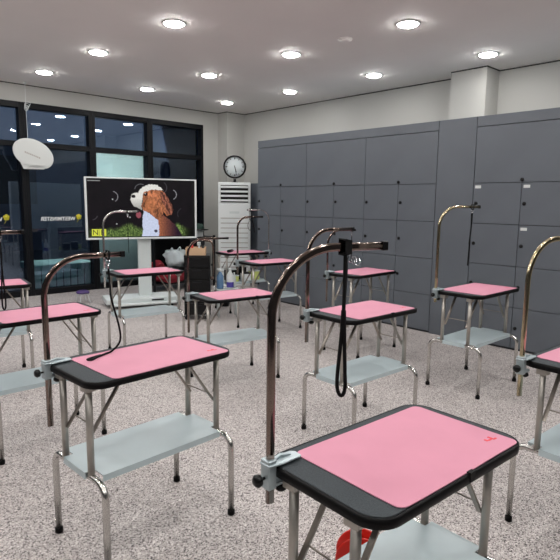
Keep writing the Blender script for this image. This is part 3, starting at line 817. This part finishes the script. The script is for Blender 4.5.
# ------------------------------------------------------------------ small stool by the window
st = thing('wire_stool', 'tiny low wire stand with a purple top near the window base', 'stool', (3.02, 7.15, 0))
obj('top', MB().lathe([(0, .13), (.085, .13), (.09, .145), (.07, .165), (0, .17)], 24).mesh('top', M_purple), st)
for k in range(4):
    a = PI / 4 + k * PI / 2
    obj('leg', MB().tube([(.06 * math.cos(a), .06 * math.sin(a), .132), (.10 * math.cos(a), .10 * math.sin(a), .004)], .004, 8).mesh('leg', M_white2), st)

# ------------------------------------------------------------------ clutter on the shelf of the farthest table
TX, TY, TR, SZ = 4.43, 5.444, -.16, ZS + .0175
def on_shelf(lx, ly):
    return (TX + lx * math.cos(TR) - ly * math.sin(TR), TY + lx * math.sin(TR) + ly * math.cos(TR), SZ)
def bottle(p, r, h, m, lb, liquid=None, spray=False, group='bottles on the farthest table shelf'):
    t = thing('spray_bottle' if spray else 'bottle', lb, 'bottle', p, .3, group)
    obj('body', MB().lathe([(0, 0), (r, 0), (r * 1.02, h * .1), (r, h * .6), (r * .45, h * .78), (r * .35, h * .85), (0, h * .85)], 20).mesh('body', m), t)
    if liquid: obj('liquid_band', MB().lathe([(r * 1.0, h * .05), (r * 1.035, h * .06), (r * 1.03, h * .3), (r * 1.0, h * .31)], 20).mesh('liquid_band', liquid), t)
    cap = MB().lathe([(0, h * .84), (r * .42, h * .84), (r * .42, h * .95), (0, h * .96)], 14)
    if spray: cap.box(-r * 1.3, r * .5, -.009, .009, h * .92, h)
    obj('spray_head' if spray else 'cap', cap.mesh('cap', M_white), t)
ls = thing('low_stand', 'low white stand between the black trolley and the farthest table, carrying bottles', 'stand', (3.985, 5.19, 0), -.5)
obj('top', MB().prism(rrect(-.135, .135, -.085, .085, .03), .325, .345).mesh('top', M_white2), ls)
for qx in (-.11, .11):
    for qy in (-.06, .06): obj('leg', MB().tube([(qx, qy, .326), (qx, qy, .0)], .010, 10).mesh('leg', M_white2), ls)
bottle((3.905, 5.225, .346), .042, .25, M_blue, 'pale blue spray bottle beside the black trolley', spray=True, group='bottles on the low stand')
bottle((4.015, 5.170, .346), .043, .26, M_white, 'white bottle with a violet band on the low white stand', M_violet, group='bottles on the low stand')
bottle((4.075, 5.165, .346), .022, .20, M_white2, 'slim pale bottle at the right end of the low white stand', group='bottles on the low stand')
for lx, ly, w, d, h, m, lb in ((.02, -.05, .10, .12, .09, M_white, 'white tub in the middle of the farthest table shelf'), (.15, -.04, .12, .10, .11, M_lime, 'yellow-green box at the right on the farthest table shelf'), (.02, .07, .12, .08, .16, M_black, 'black case at the back of the farthest table shelf'), (-.16, .03, .13, .12, .14, M_dark, 'dark tub at the left end of the farthest table shelf'), (-.17, -.09, .10, .07, .07, M_lime, 'small yellow-green tub at the front left of the farthest table shelf')):
    p = on_shelf(lx, ly)
    t = thing('storage_tub', lb, 'tub', p, TR)
    obj('body', MB().box(-w / 2, w / 2, -d / 2, d / 2, 0, h).mesh('body', m, .008), t)
    obj('lid', MB().box(-w / 2 - .003, w / 2 + .003, -d / 2 - .003, d / 2 + .003, h, h + .012).mesh('lid', M_white2 if m is not M_white else M_black, .003), t)
hd_ = thing('hair_clipper', 'black clipper lying on the left of the farthest table top', 'clipper', (4.23, 5.44, HT + .004), .5)
obj('body', MB().tube([(-.07, 0, .018), (.05, 0, .018)], .018, 14).mesh('body', M_black), hd_)
obj('blade', MB().box(.05, .085, -.016, .016, .008, .026).mesh('blade', M_steel, .002), hd_)
# ------------------------------------------------------------------ coiled things on the floor under the farthest table
rb2 = thing('waste_bin', 'small black bin on the floor under the farthest table', 'bin', (4.36, 5.78, 0))
obj('body', MB().lathe([(0, 0), (.09, 0), (.115, .26), (.108, .26), (.085, .01), (0, .01)], 24).mesh('body', M_black), rb2)
obj('liner', MB().lathe([(.112, .22), (.12, .265), (.108, .27), (.104, .2)], 24).mesh('liner', M_white), rb2)

# ------------------------------------------------------------------ red cord reel behind the nearest table
re_ = thing('cord_reel', 'round red cord reel with a white label on the floor behind the nearest table', 'cord reel', (1.490, 1.134, 0), math.radians(-52))
ra = .092
for s in (-1, 1):
    obj('flange', MB().lathe([(0, -.004), (ra - .004, -.004), (ra, 0), (ra - .004, .004), (0, .004)], 40, Matrix.Translation((0, s * .03, ra)) @ RX).mesh('flange', M_reel), re_)
co = MB().lathe([(0, -.026), (.045, -.026), (.045, .026), (0, .026)], 28, Matrix.Translation((0, 0, ra)) @ RX)
for k in range(6):
    co.tube(arcpts((0, -.02 + k * .008, ra), (1, 0, 0), (0, 0, 1), .055, 0, 360, 28), .005, 8)
obj('wound_cord', co.mesh('wound_cord', M_edge), re_)
o = obj('paper_label', MB().box(-.005, .045, -.036, -.034, ra - .005, ra + .025).mesh('paper_label', M_white, .0), re_); o['label'] = 'white and blue label'
obj('label_band', MB().box(0, .04, -.0372, -.036, ra + .0, ra + .008).mesh('label_band', M_blue), o)
obj('socket', MB().lathe([(0, 0), (.016, 0), (.016, .006), (0, .006)], 18, Matrix.Translation((-.04, -.034, ra - .035)) @ RX).mesh('socket', M_white), re_)
tl = smooth_path([(-.03, 0, .02), (-.10, -.02, .03), (-.13, -.03, .006), (-.09, -.12, .005), (-.16, -.17, .005), (-.22, -.13, .005)], 6)
obj('loose_cord', MB().tube(tl, .003, 8).mesh('loose_cord', M_edge), re_)

# ------------------------------------------------------------------ world, camera, view
w = bpy.data.worlds.new('night'); scn.world = w; w.use_nodes = True
w.node_tree.nodes['Background'].inputs[0].default_value = (.16, .21, .33, 1)
w.node_tree.nodes['Background'].inputs[1].default_value = .42

f_, pitch, roll, yaw, h = 541.3781, .1422, .0121, .7532, 1.38717
fw = Vector((math.sin(yaw) * math.cos(pitch), math.cos(yaw) * math.cos(pitch), -math.sin(pitch)))
r = Vector((math.cos(yaw), -math.sin(yaw), 0)); u = r.cross(fw)
r2 = r * math.cos(roll) + u * math.sin(roll); u2 = -r * math.sin(roll) + u * math.cos(roll)
cam = bpy.data.cameras.new('camera'); co_ = bpy.data.objects.new('camera', cam); C.objects.link(co_)
cam.sensor_width = 36; cam.lens = f_ / 560 * 36; cam.clip_start = .05; cam.clip_end = 100
co_.matrix_world = Matrix(((r2.x, u2.x, -fw.x, 0), (r2.y, u2.y, -fw.y, 0), (r2.z, u2.z, -fw.z, h), (0, 0, 0, 1)))
scn.camera = co_
scn.view_settings.view_transform = 'Standard'; scn.view_settings.look = 'None'
scn.view_settings.gamma = 1; scn.view_settings.use_curve_mapping = False
scn.view_settings.exposure = 0.08
scn.cycles.use_denoising = True
scn.cycles.max_bounces = 8
scn.cycles.sample_clamp_indirect = 4
